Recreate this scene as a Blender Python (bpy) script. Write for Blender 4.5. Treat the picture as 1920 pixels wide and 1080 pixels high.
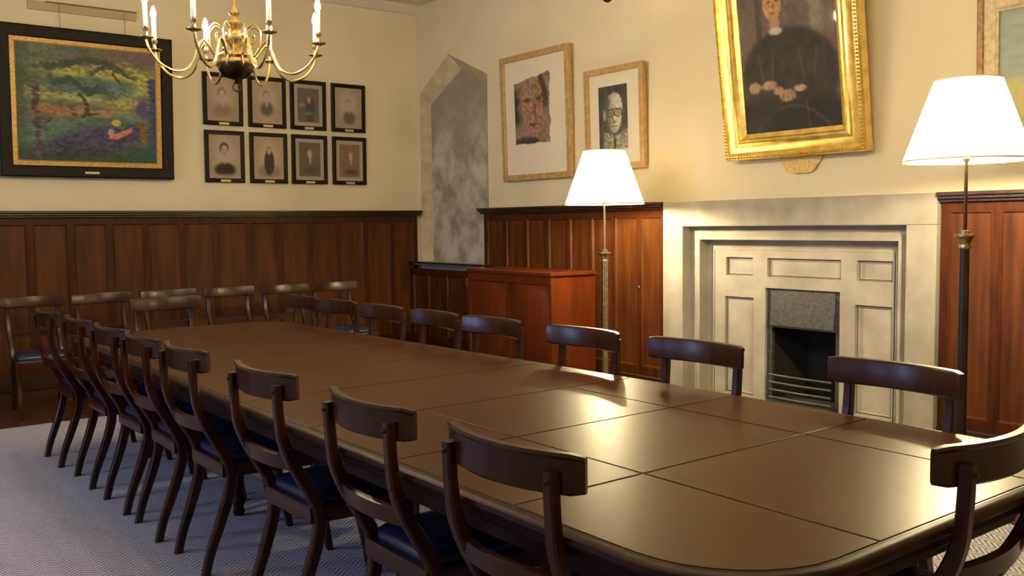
import bpy, math, random
from mathutils import Matrix, Vector
for o in list(bpy.data.objects): bpy.data.objects.remove(o)
S = bpy.context.scene
COL = S.collection
PI = math.pi

# ---------------------------------------------------------------- camera
FPX, YAW, PIT, ROL, EYE = 1741.0, 0.6541, 0.06933, -0.0119, 1.4
cy_, sy_ = math.cos(YAW), math.sin(YAW)
fwd = Vector((sy_*math.cos(PIT), cy_*math.cos(PIT), -math.sin(PIT)))
rgt = Vector((cy_, -sy_, 0)); up = rgt.cross(fwd)
r2 = rgt*math.cos(ROL)+up*math.sin(ROL); u2 = up*math.cos(ROL)-rgt*math.sin(ROL)
cd = bpy.data.cameras.new('camera'); cam = bpy.data.objects.new('camera', cd); COL.objects.link(cam)
cd.sensor_width = 36; cd.lens = FPX*36/1920; cd.clip_start = .05
cam.matrix_world = Matrix(((r2.x, u2.x, -fwd.x, 0), (r2.y, u2.y, -fwd.y, 0), (r2.z, u2.z, -fwd.z, EYE), (0, 0, 0, 1)))
S.camera = cam
# ---------------------------------------------------------------- world, exposure, daylight
S.view_settings.view_transform = 'Standard'; S.view_settings.look = 'None'
S.view_settings.gamma = 1; S.view_settings.use_curve_mapping = False
S.view_settings.exposure = 0.0
w = bpy.data.worlds.new('dusk_sky'); S.world = w; w.use_nodes = True
w.node_tree.nodes['Background'].inputs[0].default_value = (.30, .45, .9, 1)
w.node_tree.nodes['Background'].inputs[1].default_value = 1.0
def area(name, loc, rot, sx, sy, power, col):
    l = bpy.data.lights.new(name, 'AREA'); l.shape = 'RECTANGLE'; l.size = sx; l.size_y = sy; l.energy = power; l.color = col
    o = bpy.data.objects.new(name, l); COL.objects.link(o); o.location = loc; o.rotation_euler = rot; return o
# dusk daylight just outside the three windows of the left wall
for wy, pw in ((1.2, 8), (3.4, 22), (5.6, 80)):
    area('window_daylight', (-2.45, wy, 1.9), (0, -PI/2, 0), 1.5, .8, pw, (.36, .52, 1.0))
CANDLE_L, LAMP_L = 1090.0, 2900.0
WARM = (1.0, .80, .46); LAMPC = (1.0, .82, .45)

# ---------------------------------------------------------------- materials
def mat(name, col, rough=.6, metal=0, spec=.5, coat=0, coatr=.1):
    m = bpy.data.materials.new(name); m.use_nodes = True
    b = m.node_tree.nodes['Principled BSDF']
    b.inputs['Base Color'].default_value = (*col, 1); b.inputs['Roughness'].default_value = rough
    b.inputs['Metallic'].default_value = metal; b.inputs['Specular IOR Level'].default_value = spec
    b.inputs['Coat Weight'].default_value = coat; b.inputs['Coat Roughness'].default_value = coatr
    return m
def noisy(name, c1, c2, scale=(5, 5, 5), nscale=4, detail=6, rough=.6, bump=0, bscale=40, lo=.35, hi=.65, c3=None, **k):
    m = mat(name, c1, rough, **k); nt = m.node_tree; N = nt.nodes; L = nt.links
    b = N['Principled BSDF']
    tc = N.new('ShaderNodeTexCoord'); mp = N.new('ShaderNodeMapping'); mp.inputs['Scale'].default_value = scale
    n = N.new('ShaderNodeTexNoise'); n.inputs['Scale'].default_value = nscale; n.inputs['Detail'].default_value = detail
    r = N.new('ShaderNodeValToRGB'); r.color_ramp.elements[0].position = lo; r.color_ramp.elements[1].position = hi
    r.color_ramp.elements[0].color = (*c1, 1); r.color_ramp.elements[1].color = (*c2, 1)
    if c3: e = r.color_ramp.elements.new((lo+hi)/2); e.color = (*c3, 1)
    L.new(tc.outputs['Object'], mp.inputs[0]); L.new(mp.outputs[0], n.inputs['Vector']); L.new(n.outputs['Fac'], r.inputs[0])
    L.new(r.outputs[0], b.inputs['Base Color'])
    if bump:
        n2 = N.new('ShaderNodeTexNoise'); n2.inputs['Scale'].default_value = bscale; n2.inputs['Detail'].default_value = 4
        L.new(mp.outputs[0], n2.inputs['Vector'])
        bp = N.new('ShaderNodeBump'); bp.inputs['Strength'].default_value = bump; bp.inputs['Distance'].default_value = .01
        L.new(n2.outputs['Fac'], bp.inputs['Height']); L.new(bp.outputs[0], b.inputs['Normal'])
    return m
def emit(name, col, s):
    m = bpy.data.materials.new(name); m.use_nodes = True; nt = m.node_tree; nt.nodes.clear()
    e = nt.nodes.new('ShaderNodeEmission'); e.inputs[0].default_value = (*col, 1); e.inputs[1].default_value = s
    o = nt.nodes.new('ShaderNodeOutputMaterial'); nt.links.new(e.outputs[0], o.inputs[0]); return m
M = {}
M['plaster'] = noisy('cream_plaster', (.64, .56, .39), (.70, .615, .44), (1, 1, 1), 1.2, 4, .85, bump=.08, bscale=9)
M['ceiling'] = mat('ceiling_paint', (.62, .56, .44), .9)
M['oak'] = noisy('stained_oak', (.029, .0068, .0016), (.070, .0185, .004), (9, 9, .9), 3.2, 8, .45, bump=.05, bscale=8, lo=.3, hi=.7, spec=.14)
M['oak_panel'] = noisy('stained_oak_panel', (.039, .0105, .0024), (.100, .0295, .0065), (7, 7, .7), 3.0, 8, .45, bump=.05, bscale=8, lo=.28, hi=.72, spec=.18)
M['cap'] = noisy('dark_oak', (.018, .007, .003), (.040, .013, .006), (2, 2, 2), 5, 6, .35)
M['box'] = noisy('red_mahogany', (.07, .0125, .0025), (.12, .023, .004), (6, 6, .6), 2.5, 6, .38, lo=.3, hi=.7, spec=.25)
M['mahog'] = noisy('dark_mahogany', (.017, .0042, .0020), (.040, .0100, .0040), (14, 14, 3), 3, 5, .30, lo=.3, hi=.7, spec=.3, coat=.05, coatr=.15)
M['tbl_edge'] = noisy('table_mahogany', (.014, .0045, .0028), (.028, .008, .004), (3, 3, 14), 4, 5, .42, spec=.08)
M['leather'] = noisy('brown_table_leather', (.050, .0165, .0058), (.059, .0195, .007), (2, 2, 2), 3, 5, .34, bump=.04, bscale=160, spec=.09)
M['groove'] = mat('dark_groove', (.030, .014, .008), .3)
M['blue'] = noisy('blue_seat_leather', (.005, .010, .034), (.009, .018, .06), (5, 5, 5), 6, 4, .33, bump=.1, bscale=20, spec=.5)
M['brass'] = mat('polished_brass', (.80, .62, .30), .16, 1)
M['brass_dk'] = noisy('aged_brass', (.30, .22, .11), (.48, .38, .22), (10, 10, 10), 4, 4, .3, metal=1)
M['bronze'] = mat('dark_bronze', (.055, .038, .022), .35, 1)
M['column'] = mat('black_bronze_column', (.018, .012, .009), .35, .3)
M['stone'] = noisy('pale_limestone', (.25, .222, .190), (.37, .335, .298), (1.5, 1.5, 1.5), 3, 8, .8, bump=.12, bscale=18, lo=.3, hi=.7)
M['reveal'] = noisy('niche_ashlar', (.46, .38, .25), (.60, .51, .36), (2, 2, 2), 4, 7, .85, bump=.12, bscale=15)
def niche_plaster():
    m = noisy('bare_lime_plaster', (.275, .225, .175), (.35, .30, .245), (1.1, 1.6, 3.0), 2.4, 10, .9, bump=.3, bscale=9, lo=.25, hi=.78, c3=(.31, .26, .21))
    nt = m.node_tree; N = nt.nodes; L = nt.links; b = N['Principled BSDF']
    tc = N.new('ShaderNodeTexCoord'); sp = N.new('ShaderNodeSeparateXYZ'); L.new(tc.outputs['Object'], sp.inputs[0])
    n = N.new('ShaderNodeTexNoise'); n.inputs['Scale'].default_value = 3.5; n.inputs['Detail'].default_value = 8
    L.new(tc.outputs['Object'], n.inputs['Vector'])
    mr = N.new('ShaderNodeMapRange'); mr.inputs[1].default_value = 1.75; mr.inputs[2].default_value = 1.15; L.new(sp.outputs['Z'], mr.inputs[0])
    mu = N.new('ShaderNodeMath'); mu.operation = 'MULTIPLY'; L.new(mr.outputs[0], mu.inputs[0])
    r2_ = N.new('ShaderNodeMapRange'); r2_.inputs[1].default_value = .42; r2_.inputs[2].default_value = .62; L.new(n.outputs['Fac'], r2_.inputs[0])
    L.new(r2_.outputs[0], mu.inputs[1])
    mx = N.new('ShaderNodeMix'); mx.data_type = 'RGBA'; mx.inputs[7].default_value = (.56, .51, .44, 1)
    src = b.inputs['Base Color'].links[0].from_socket
    L.new(mu.outputs[0], mx.inputs[0]); L.new(src, mx.inputs[6]); L.new(mx.outputs[2], b.inputs['Base Color'])
    return m
M['lime'] = niche_plaster()
M['iron'] = noisy('cast_iron', (.025, .025, .026), (.06, .06, .062), (8, 8, 8), 5, 5, .5)
M['soot'] = mat('soot', (.006, .005, .006), .95)
M['gold'] = noisy('gilt', (.66, .45, .10), (.92, .69, .22), (3, 3, 3), 5, 5, .30, bump=.10, bscale=14, metal=.85, lo=.3, hi=.6)
M['gold_dull'] = noisy('dull_gilt', (.42, .30, .10), (.62, .46, .18), (10, 10, 10), 5, 5, .45, metal=.5)
M['gilt_slip'] = noisy('antique_gold_slip', (.42, .25, .07), (.58, .38, .12), (8, 8, 8), 5, 5, .5, metal=.25)
M['black_frame'] = noisy('ebonised_frame', (.006, .004, .004), (.014, .008, .006), (6, 6, 6), 4, 4, .5, spec=.12)
M['photo_frame'] = mat('dark_brown_frame', (.012, .005, .0035), .45, spec=.15)
M['light_oak'] = noisy('light_oak_frame', (.36, .21, .08), (.50, .31, .13), (4, 4, 4), 6, 6, .45)
M['pale_frame'] = noisy('distressed_pale_frame', (.40, .31, .18), (.56, .46, .29), (5, 5, 5), 7, 7, .5)
M['brown_frame'] = noisy('brown_outer_frame', (.20, .09, .03), (.33, .17, .06), (5, 5, 5), 6, 5, .45)
M['mount'] = mat('cream_mount', (.66, .60, .48), .8)
M['label'] = mat('brass_label', (.62, .50, .26), .4, .4)
M['wire'] = mat('hanging_wire', (.16, .10, .05), .5)
M['batten'] = mat('cream_batten', (.42, .33, .19), .7)
M['candle'] = mat('ivory_candle_sleeve', (.82, .76, .60), .5)
M['candle_bulb'] = emit('lit_candle_bulb', WARM, CANDLE_L)
M['lamp_bulb'] = emit('lit_lamp_bulb', LAMPC, LAMP_L)
M['floor'] = noisy('dark_floorboards', (.04, .014, .006), (.085, .03, .012), (8, .8, 8), 3, 6, .35)
M['ledge'] = mat('grey_ledge', (.5, .47, .42), .5)
M['shadetrim'] = mat('shade_binding', (.75, .68, .5), .8)
def shade_mat():
    m = bpy.data.materials.new('lamp_shade_fabric'); m.use_nodes = True; nt = m.node_tree; nt.nodes.clear()
    t = nt.nodes.new('ShaderNodeBsdfTranslucent'); t.inputs[0].default_value = (.97, .92, .78, 1)
    d = nt.nodes.new('ShaderNodeBsdfDiffuse'); d.inputs[0].default_value = (.85, .80, .68, 1)
    mx = nt.nodes.new('ShaderNodeMixShader'); mx.inputs[0].default_value = .38
    o = nt.nodes.new('ShaderNodeOutputMaterial')
    nt.links.new(t.outputs[0], mx.inputs[1]); nt.links.new(d.outputs[0], mx.inputs[2]); nt.links.new(mx.outputs[0], o.inputs[0]); return m
M['shade'] = shade_mat()
def glass_mat():
    m = mat('clear_glass', (.9, .95, 1), .02); b = m.node_tree.nodes['Principled BSDF']
    b.inputs['Transmission Weight'].default_value = 1; b.inputs['IOR'].default_value = 1.0; return m
def rug_mat():
    m = mat('herringbone_rug', (.3, .3, .33), .95, spec=.15); nt = m.node_tree; N = nt.nodes; L = nt.links; b = N['Principled BSDF']
    tc = N.new('ShaderNodeTexCoord'); sp = N.new('ShaderNodeSeparateXYZ'); L.new(tc.outputs['Object'], sp.inputs[0])
    def mth(op, a, c=None):
        n = N.new('ShaderNodeMath'); n.operation = op
        for i, v in enumerate((a, c)):
            if v is None: continue
            if isinstance(v, (int, float)): n.inputs[i].default_value = v
            else: L.new(v, n.inputs[i])
        return n.outputs[0]
    W = .105
    t = mth('PINGPONG', sp.outputs['X'], W/2)                 # zigzag across the bands
    d = mth('ADD', sp.outputs['Y'], mth('MULTIPLY', t, .9))
    s = mth('FRACT', mth('DIVIDE', d, .026))
    st = mth('LESS_THAN', s, .42)
    n = N.new('ShaderNodeTexNoise'); n.inputs['Scale'].default_value = 60; L.new(tc.outputs['Object'], n.inputs['Vector'])
    n2 = N.new('ShaderNodeTexNoise'); n2.inputs['Scale'].default_value = 1.2; L.new(tc.outputs['Object'], n2.inputs['Vector'])
    f = mth('MULTIPLY', st, mth('ADD', n.outputs['Fac'], .35))
    mx = N.new('ShaderNodeMix'); mx.data_type = 'RGBA'; L.new(f, mx.inputs[0])
    mx.inputs[6].default_value = (.48, .465, .52, 1); mx.inputs[7].default_value = (.11, .115, .155, 1)
    L.new(mx.outputs[2], b.inputs['Base Color'])
    bp = N.new('ShaderNodeBump'); bp.inputs['Strength'].default_value = .4; bp.inputs['Distance'].default_value = .004
    L.new(mth('ADD', f, n.outputs['Fac']), bp.inputs['Height']); L.new(bp.outputs[0], b.inputs['Normal'])
    return m
M['rug'] = rug_mat()
def art_mat(name, rough, coat, spec=.5):
    m = mat(name, (1, 1, 1), rough, coat=coat, coatr=.03, spec=spec); nt = m.node_tree
    a = nt.nodes.new('ShaderNodeAttribute'); a.attribute_name = 'Col'
    nt.links.new(a.outputs['Color'], nt.nodes['Principled BSDF'].inputs['Base Color']); return m
M['oil'] = art_mat('oil_paint', .6, 0, .25); M['oil_glazed'] = art_mat('glazed_oil_paint', .6, .7, .2)
M['print'] = art_mat('printed_paper', .8, .06)

# ---------------------------------------------------------------- mesh helpers
class MB:
    def __init__(s): s.v = []; s.f = []
    def add(s, vs, fs):
        k = len(s.v); s.v += [tuple(v) for v in vs]; s.f += [tuple(i+k for i in f) for f in fs]; return s
    def box(s, x0, x1, y0, y1, z0, z1, c=0.0):
        if x0 > x1: x0, x1 = x1, x0
        if y0 > y1: y0, y1 = y1, y0
        if z0 > z1: z0, z1 = z1, z0
        if c <= 0:
            vs = [(x, y, z) for x in (x0, x1) for y in (y0, y1) for z in (z0, z1)]
            return s.add(vs, [(0, 1, 3, 2), (4, 6, 7, 5), (0, 4, 5, 1), (2, 3, 7, 6), (0, 2, 6, 4), (1, 5, 7, 3)])
        c = min(c, (x1-x0)*.45, (y1-y0)*.45, (z1-z0)*.45)
        o = []
        for z, i in ((z0, c), (z0+c, 0), (z1-c, 0), (z1, c)):
            a, b_, d, e = x0+i, x1-i, y0+i, y1-i
            q = c if i == 0 else c*.4
            o.append([(a+q, d, z), (b_-q, d, z), (b_, d+q, z), (b_, e-q, z), (b_-q, e, z), (a+q, e, z), (a, e-q, z), (a, d+q, z)])
        return s.loft(o)
    def loft(s, rings, closed=True, caps=True):
        n = len(rings[0]); vs = [p for r in rings for p in r]; fs = []
        for i in range(len(rings)-1):
            for j in range(n if closed else n-1):
                a = i*n+j; b_ = i*n+(j+1) % n; fs.append((a, b_, b_+n, a+n))
        if caps and closed:
            fs.append(tuple(range(n-1, -1, -1))); fs.append(tuple((len(rings)-1)*n+j for j in range(n)))
        return s.add(vs, fs)
    def lathe(s, prof, n=20, c=(0, 0, 0)):
        rings = [[(c[0]+r*math.cos(2*PI*j/n), c[1]+r*math.sin(2*PI*j/n), c[2]+z) for j in range(n)] for r, z in prof]
        return s.loft(rings)
    def sweep(s, path, w, h, side=None, n=8, rnd=.35):
        """rounded-rectangle section of width w (along side) and height h swept along path; w,h number or list"""
        P = [Vector(p) for p in path]; rings = []
        sd = Vector(side) if side else None
        prev = None
        for i, p in enumerate(P):
            t = (P[min(i+1, len(P)-1)]-P[max(i-1, 0)]).normalized()
            if sd is not None: a = (sd-t*sd.dot(t)).normalized()
            else:
                if prev is None:
                    a = t.cross(Vector((0, 0, 1)));
                    if a.length < 1e-3: a = Vector((1, 0, 0))
                    a.normalize()
                else: a = (prev-t*prev.dot(t)).normalized()
                prev = a
            b_ = t.cross(a)
            ww = (w[i] if isinstance(w, (list, tuple)) else w)/2; hh = (h[i] if isinstance(h, (list, tuple)) else h)/2
            r = []
            if n == 8:
                q = min(ww, hh)*rnd
                for x, y in ((-ww+q, -hh), (ww-q, -hh), (ww, -hh+q), (ww, hh-q), (ww-q, hh), (-ww+q, hh), (-ww, hh-q), (-ww, -hh+q)):
                    r.append(tuple(p+a*x+b_*y))
            else:
                for j in range(n): r.append(tuple(p+a*ww*math.cos(2*PI*j/n)+b_*hh*math.sin(2*PI*j/n)))
            rings.append(r)
        return s.loft(rings)
    def tube(s, path, r, n=8):
        d = [2*x for x in r] if isinstance(r, (list, tuple)) else 2*r
        return s.sweep(path, d, d, n=n if n != 8 else 9)
    def prism(s, poly, axis, a0, a1):
        """poly: list of 2-D points in the other two axes"""
        def P(p, a): return (a, p[0], p[1]) if axis == 'x' else ((p[0], a, p[1]) if axis == 'y' else (p[0], p[1], a))
        return s.loft([[P(p, a0) for p in poly], [P(p, a1) for p in poly]])
    def build(s, name, m, parent=None, loc=None, smooth=38):
        me = bpy.data.meshes.new(name); me.from_pydata(s.v, [], s.f)
        bmf(me); me.materials.append(m)
        o = bpy.data.objects.new(name, me); COL.objects.link(o)
        if smooth:
            me.polygons.foreach_set('use_smooth', [True]*len(me.polygons)); me.set_sharp_from_angle(angle=math.radians(smooth))
        if parent: o.parent = parent
        if loc: o.location = loc
        return o
import bmesh
def bmf(me):
    b = bmesh.new(); b.from_mesh(me); bmesh.ops.recalc_face_normals(b, faces=b.faces[:]); b.to_mesh(me); b.free()
def tag(o, label=None, cat=None, group=None, kind=None):
    if label: o['label'] = label
    if cat: o['category'] = cat
    if group: o['group'] = group
    if kind: o['kind'] = kind
    return o
def empty(name, loc=(0, 0, 0), rz=0, label=None, cat=None, group=None):
    o = bpy.data.objects.new(name, None); COL.objects.link(o); o.location = loc; o.rotation_euler = (0, 0, rz)
    o.empty_display_size = .1
    return tag(o, label, cat, group)
def copy_tree(o, parent=None):
    kids = [c for c in bpy.data.objects if c.parent == o]
    c = o.copy(); COL.objects.link(c)
    if parent: c.parent = parent
    for k in kids: copy_tree(k, c)
    return c
def struct(o): o['kind'] = 'structure'; return o

# ---------------------------------------------------------------- room shell
YB, XR, ZC = 8.95, 5.56, 3.80        # plaster faces
XL, YF = -2.0, -2.0
struct(MB().box(XL-.3, XR+.6, YF-.3, YB+.3, -.2, 0).build('floor', M['floor']))
struct(MB().box(XL-.3, XR+.6, YF-.3, YB+.3, ZC, ZC+.2).build('ceiling', M['ceiling']))
struct(MB().box(XL-.3, XR+.6, YB, YB+.3, 0, ZC).build('wall_back', M['plaster']))
struct(MB().box(XL-.3, XR+.6, YF-.3, YF, 0, ZC).build('wall_front', M['plaster']))
# right wall with the fireplace hole and the pointed niche
NY0, NY1, NZ0 = 7.62, 8.90, .99
mb = MB(); T = XR+.5
def seg(y0, y1, z0, z1): mb.box(XR, T, y0, y1, z0, z1)
seg(YF, 2.95, 0, ZC); seg(2.95, 5.10, 1.53, ZC); seg(5.10, NY0, 0, ZC); seg(NY0, NY1, 0, NZ0-.04)
mb.prism([(NY0, 2.90), (8.32, 3.20), (8.32, ZC), (NY0, ZC)], 'x', XR, T)
mb.prism([(8.32, 3.20), (NY1, 2.84), (NY1, ZC), (8.32, ZC)], 'x', XR, T)
seg(NY1, YB, 0, ZC)
struct(mb.build('wall_right', M['plaster'], smooth=0))
# left wall with three window openings
mb = MB(); ys = [YF]
for wy in (1.2, 3.4, 5.6): ys += [wy-.6, wy+.6]
ys.append(YB)
for i in range(0, len(ys), 2): mb.box(XL-.3, XL, ys[i], ys[i+1], 0, ZC)
for wy in (1.2, 3.4, 5.6):
    mb.box(XL-.3, XL, wy-.6, wy+.6, 0, .95); mb.box(XL-.3, XL, wy-.6, wy+.6, 2.85, ZC)
struct(mb.build('wall_left', M['plaster'], smooth=0))
for i, wy in enumerate((1.2, 3.4, 5.6)):
    wo = empty('window_%d' % (i+1), (XL-.2, wy, .95)); struct(wo)
    f_ = MB()
    for a, b_ in ((-.6, -.53), (-.03, .03), (.53, .6)): f_.box(-.03, .03, a, b_, 0, 1.9)
    for a, b_ in ((0, .07), (.93, .98), (1.83, 1.9)): f_.box(-.03, .03, -.53, -.03, a, b_); f_.box(-.03, .03, .03, .53, a, b_)
    f_.build('window_frame', M['ceiling'], wo)
    MB().box(-.08, .26, -.6, .6, -.04, -.002).build('window_sill', M['cap'], wo)
# cornice along the back wall
struct(MB().prism([(YB, ZC), (YB-.09, ZC), (YB-.09, ZC-.03), (YB-.03, ZC-.09), (YB, ZC-.09)], 'x', XL, XR).build('trim_1', M['ceiling']))

# ---------------------------------------------------------------- rug
tag(MB().box(-1.6, 4.3, -1.4, 7.25, 0.001, .012, .004).build('rug', M['rug']), 'grey-blue herringbone weave rug under the long table', 'rug')

# ---------------------------------------------------------------- wall panelling
def panelling(name, P, a_edges, z0, z1, label, cap=True, endcaps=(.02, .02), skirt=True):
    """P(a, d, z) maps along-wall a, distance-out d, height z to x,y,z. One part per panel / stile / rail."""
    root = empty(name, P(a_edges[0], 0, 0), 0, label, 'wall panelling')
    org = Vector(P(a_edges[0], 0, 0))
    def bx(nm, a0, a1, d0, d1, za, zb, m, c=0):
        p = P(a0, d0, za); q = P(a1, d1, zb)
        b_ = MB().box(p[0]-org.x, q[0]-org.x, p[1]-org.y, q[1]-org.y, p[2], q[2], c); o = b_.build(nm, m, root)
        return o
    A0, A1 = a_edges[0], a_edges[-1]
    top = z1-.115
    if cap:
        lo, hi = min(A0, A1), max(A0, A1)
        s_ = 1 if A1 > A0 else -1
        cp = MB()
        for d0, d1, za, zb in ((-.05, .075, z1-.022, z1), (-.05, .055, z1-.042, z1-.022), (-.05, .03, z1-.06, z1-.042)):
            p = P(A0-s_*endcaps[0], d0, za); q = P(A1+s_*endcaps[1], d1, zb)
            cp.box(p[0]-org.x, q[0]-org.x, p[1]-org.y, q[1]-org.y, za, zb, .004)
        cp.build('cap_rail', M['cap'], root)
    bx('top_rail', A0, A1, -.05, 0, top, z1-.06, M['oak'])
    if skirt:
        bx('skirting_board', A0, A1, -.05, .02, 0, .13, M['cap'], .006)
        bx('bottom_rail', A0, A1, -.05, 0, .13, .2, M['oak'])
    zb_ = .2 if skirt else z0
    SW = .045
    for i, a in enumerate(a_edges):
        s_ = 1 if A1 > A0 else -1
        if i == 0: a0, a1 = a, a+s_*SW
        elif i == len(a_edges)-1: a0, a1 = a-s_*SW, a
        else: a0, a1 = a-s_*SW/2, a+s_*SW/2
        bx('stile', a0, a1, -.05, 0, zb_, top, M['oak'])
    for i in range(len(a_edges)-1):
        s_ = 1 if A1 > A0 else -1
        l = a_edges[i]+s_*(SW if i == 0 else SW/2); r = a_edges[i+1]-s_*(SW if i == len(a_edges)-2 else SW/2)
        # panel with a small sunk moulding round it
        pb = MB()
        def pt(a, d, z): v = P(a, d, z); return (v[0]-org.x, v[1]-org.y, v[2])
        def ring(i_, d): return [pt(l+s_*i_, d, zb_+i_), pt(r-s_*i_, d, zb_+i_), pt(r-s_*i_, d, top-i_), pt(l+s_*i_, d, top-i_)]
        pb.loft([ring(0, -.05), ring(0, -.004), ring(.006, -.004), ring(.014, -.016), ring(.016, -.018)])
        pb.build('panel', M['oak_panel'], root)
    return root
xs = [5.50]
while xs[-1] > -1.8: xs.append(round(xs[-1]-.326, 3))
panelling('wall_panelling', lambda a, d, z: (a, 8.90-d, z), xs, 0, 1.557, 'long dark oak wall panelling under the landscape painting and small photographs', endcaps=(.03, 0))
wl = panelling('wall_panelling', lambda a, d, z: (5.51-d, a, z), [7.64, 7.30, 6.97, 6.65, 6.35, 6.06, 5.77, 5.46, 5.165], 0, 1.557,
          'oak wall panelling between the stone niche and the fireplace', endcaps=(.03, .0))
kp = MB().lathe([(.0, 0), (.014, 0), (.016, .004), (.010, .007), (0, .007)], 14)
k_ = kp.build('latch_knob', M['brass_dk'], wl); k_.rotation_euler = (0, -PI/2, 0); k_.location = (-.001, 5.46-7.64, .86)
k_['label'] = 'small aged brass latch on the panelling'
panelling('wall_panelling', lambda a, d, z: (5.51-d, a, z), [2.895, 2.57, 2.25, 1.93, 1.61, 1.29, .97, .65], 0, 1.557,
          'oak wall panelling to the right of the fireplace behind the floor lamp', endcaps=(.0, 0))

# ---------------------------------------------------------------- niche lining
nr = empty('niche', (XR, 8.26, NZ0), 0, 'pointed stone wall niche with patchy bare plaster back beside the room corner', 'niche')
def loc(p): return (p[0]-XR, p[1]-8.26, p[2]-NZ0)
F_ = [(NY1, NZ0), (NY1, 2.84), (8.32, 3.20), (NY0, 2.90), (NY0, NZ0)]
Bk = [(8.885, NZ0), (8.885, 2.735), (8.27, 3.05), (7.72, 2.79), (7.72, NZ0)]
mb = MB(); mb.loft([[loc((XR+.002, y, z)) for y, z in F_], [loc((XR+.14, y, z)) for y, z in Bk]], closed=False, caps=False)
mb.build('stone_reveal', M['reveal'], nr, smooth=0)
MB().prism([(y-8.26, z-NZ0) for y, z in Bk], 'x', .14, .2).build('plaster_back', M['lime'], nr, smooth=0)
MB().box(-.113, .14, NY0-8.26+.02, NY1-8.26, -.035, 0.0, .004).build('ledge', M['ledge'], nr)
# panelling below the niche (behind the cupboard)
panelling('wall_panelling', lambda a, d, z: (5.395-d, a, z), [8.885, 8.56, 8.20, 7.84, 7.48, 7.12], 0, .975, 'low dark panelling under the ledge of the stone niche', cap=False)

tag(MB().box(5.372, 5.4445, 7.11, 8.885, .9755, .994, .003).build('shelf', M['cap']), 'thin dark shelf strip capping the low panelling below the niche', 'shelf')
# ---------------------------------------------------------------- cupboard
cb = empty('cupboard', (5.2, 6.485, 0), 0, 'low reddish mahogany cupboard standing against the panelling beside the floor lamp', 'cupboard')
X0, X1c, Y0c, Y1c, H = 4.92-5.2, 5.425-5.2, 5.885-6.485, 7.085-6.485, .955
MB().box(X0+.012, X1c, Y0c+.012, Y1c-.012, .0, H).build('carcass', M['box'], cb)
MB().box(X0-.012, X1c, Y0c-.012, Y1c+.012, H, H+.036, .007).build('cupboard_top', M['box'], cb)
MB().box(X0-.006, X1c, Y0c-.006, Y1c+.006, 0, .1, .005).build('plinth', M['cap'], cb)
fr = MB(); n = 2; L_ = Y1c-Y0c
for i in range(n+1):
    yy = Y0c+L_*i/n; fr.box(X0, X0+.02, max(yy-.03, Y0c), min(yy+.03, Y1c), .17, H-.07)
fr.box(X0, X0+.02, Y0c, Y1c, H-.07, H-.001); fr.box(X0, X0+.02, Y0c, Y1c, .1, .17)
fr.build('front_frame', M['box'], cb)
for i in range(n):
    a = Y0c+L_*i/n+.03; b_ = Y0c+L_*(i+1)/n-.03
    MB().loft([[(X0+.018, a, .17), (X0+.018, b_, .17), (X0+.018, b_, H-.07), (X0+.018, a, H-.07)], [(X0+.010, a+.012, .182), (X0+.010, b_-.012, .182), (X0+.010, b_-.012, H-.082), (X0+.010, a+.012, H-.082)]]).build('door', M['box'], cb)

# ---------------------------------------------------------------- fireplace
fp = empty('fireplace', (5.48, 4.03, 0), 0, 'pale carved stone fireplace surround with a small black cast iron grate', 'fireplace')
def fb(mb_, x0, x1, y0, y1, z0, z1, c=0): return mb_.box(x0-5.48, x1-5.48, y0-4.03, y1-4.03, z0, z1, c)
OY0, OY1, OZ = 2.905, 5.155, 1.555
I1 = (3.10, 4.945, 1.362)
fb(MB(), 5.475, 5.80, I1[1], OY1, 0, I1[2], .004).build('left_jamb', M['stone'], fp)
fb(MB(), 5.475, 5.80, OY0, I1[0], 0, I1[2], .004).build('right_jamb', M['stone'], fp)
fb(MB(), 5.475, 5.80, OY0, OY1, I1[2]+.001, OZ, .004).build('lintel', M['stone'], fp)
def u_frame(prof, name):
    """prof: list of (x, inset) walked round the U-shaped recess; inset measured from I1"""
    mb_ = MB(); rings = []
    for x, i in prof:
        rings.append([(x-5.48, I1[1]-i-4.03, 0.0), (x-5.48, I1[1]-i-4.03, I1[2]-i*.98), (x-5.48, I1[0]+i*.9-4.03, I1[2]-i*.98), (x-5.48, I1[0]+i*.9-4.03, 0.0)])
    mb_.loft(rings, closed=False, caps=False); return mb_.build(name, M['stone'], fp, smooth=20)
u_frame([(5.474, -.004), (5.476, 0), (5.572, .002), (5.576, .03), (5.572, .06), (5.556, .08), (5.553, .105)], 'outer_moulding')
u_frame([(5.553, .105), (5.648, .107), (5.662, .14), (5.655, .158), (5.640, .168), (5.64, .185)], 'inner_moulding')
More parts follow.
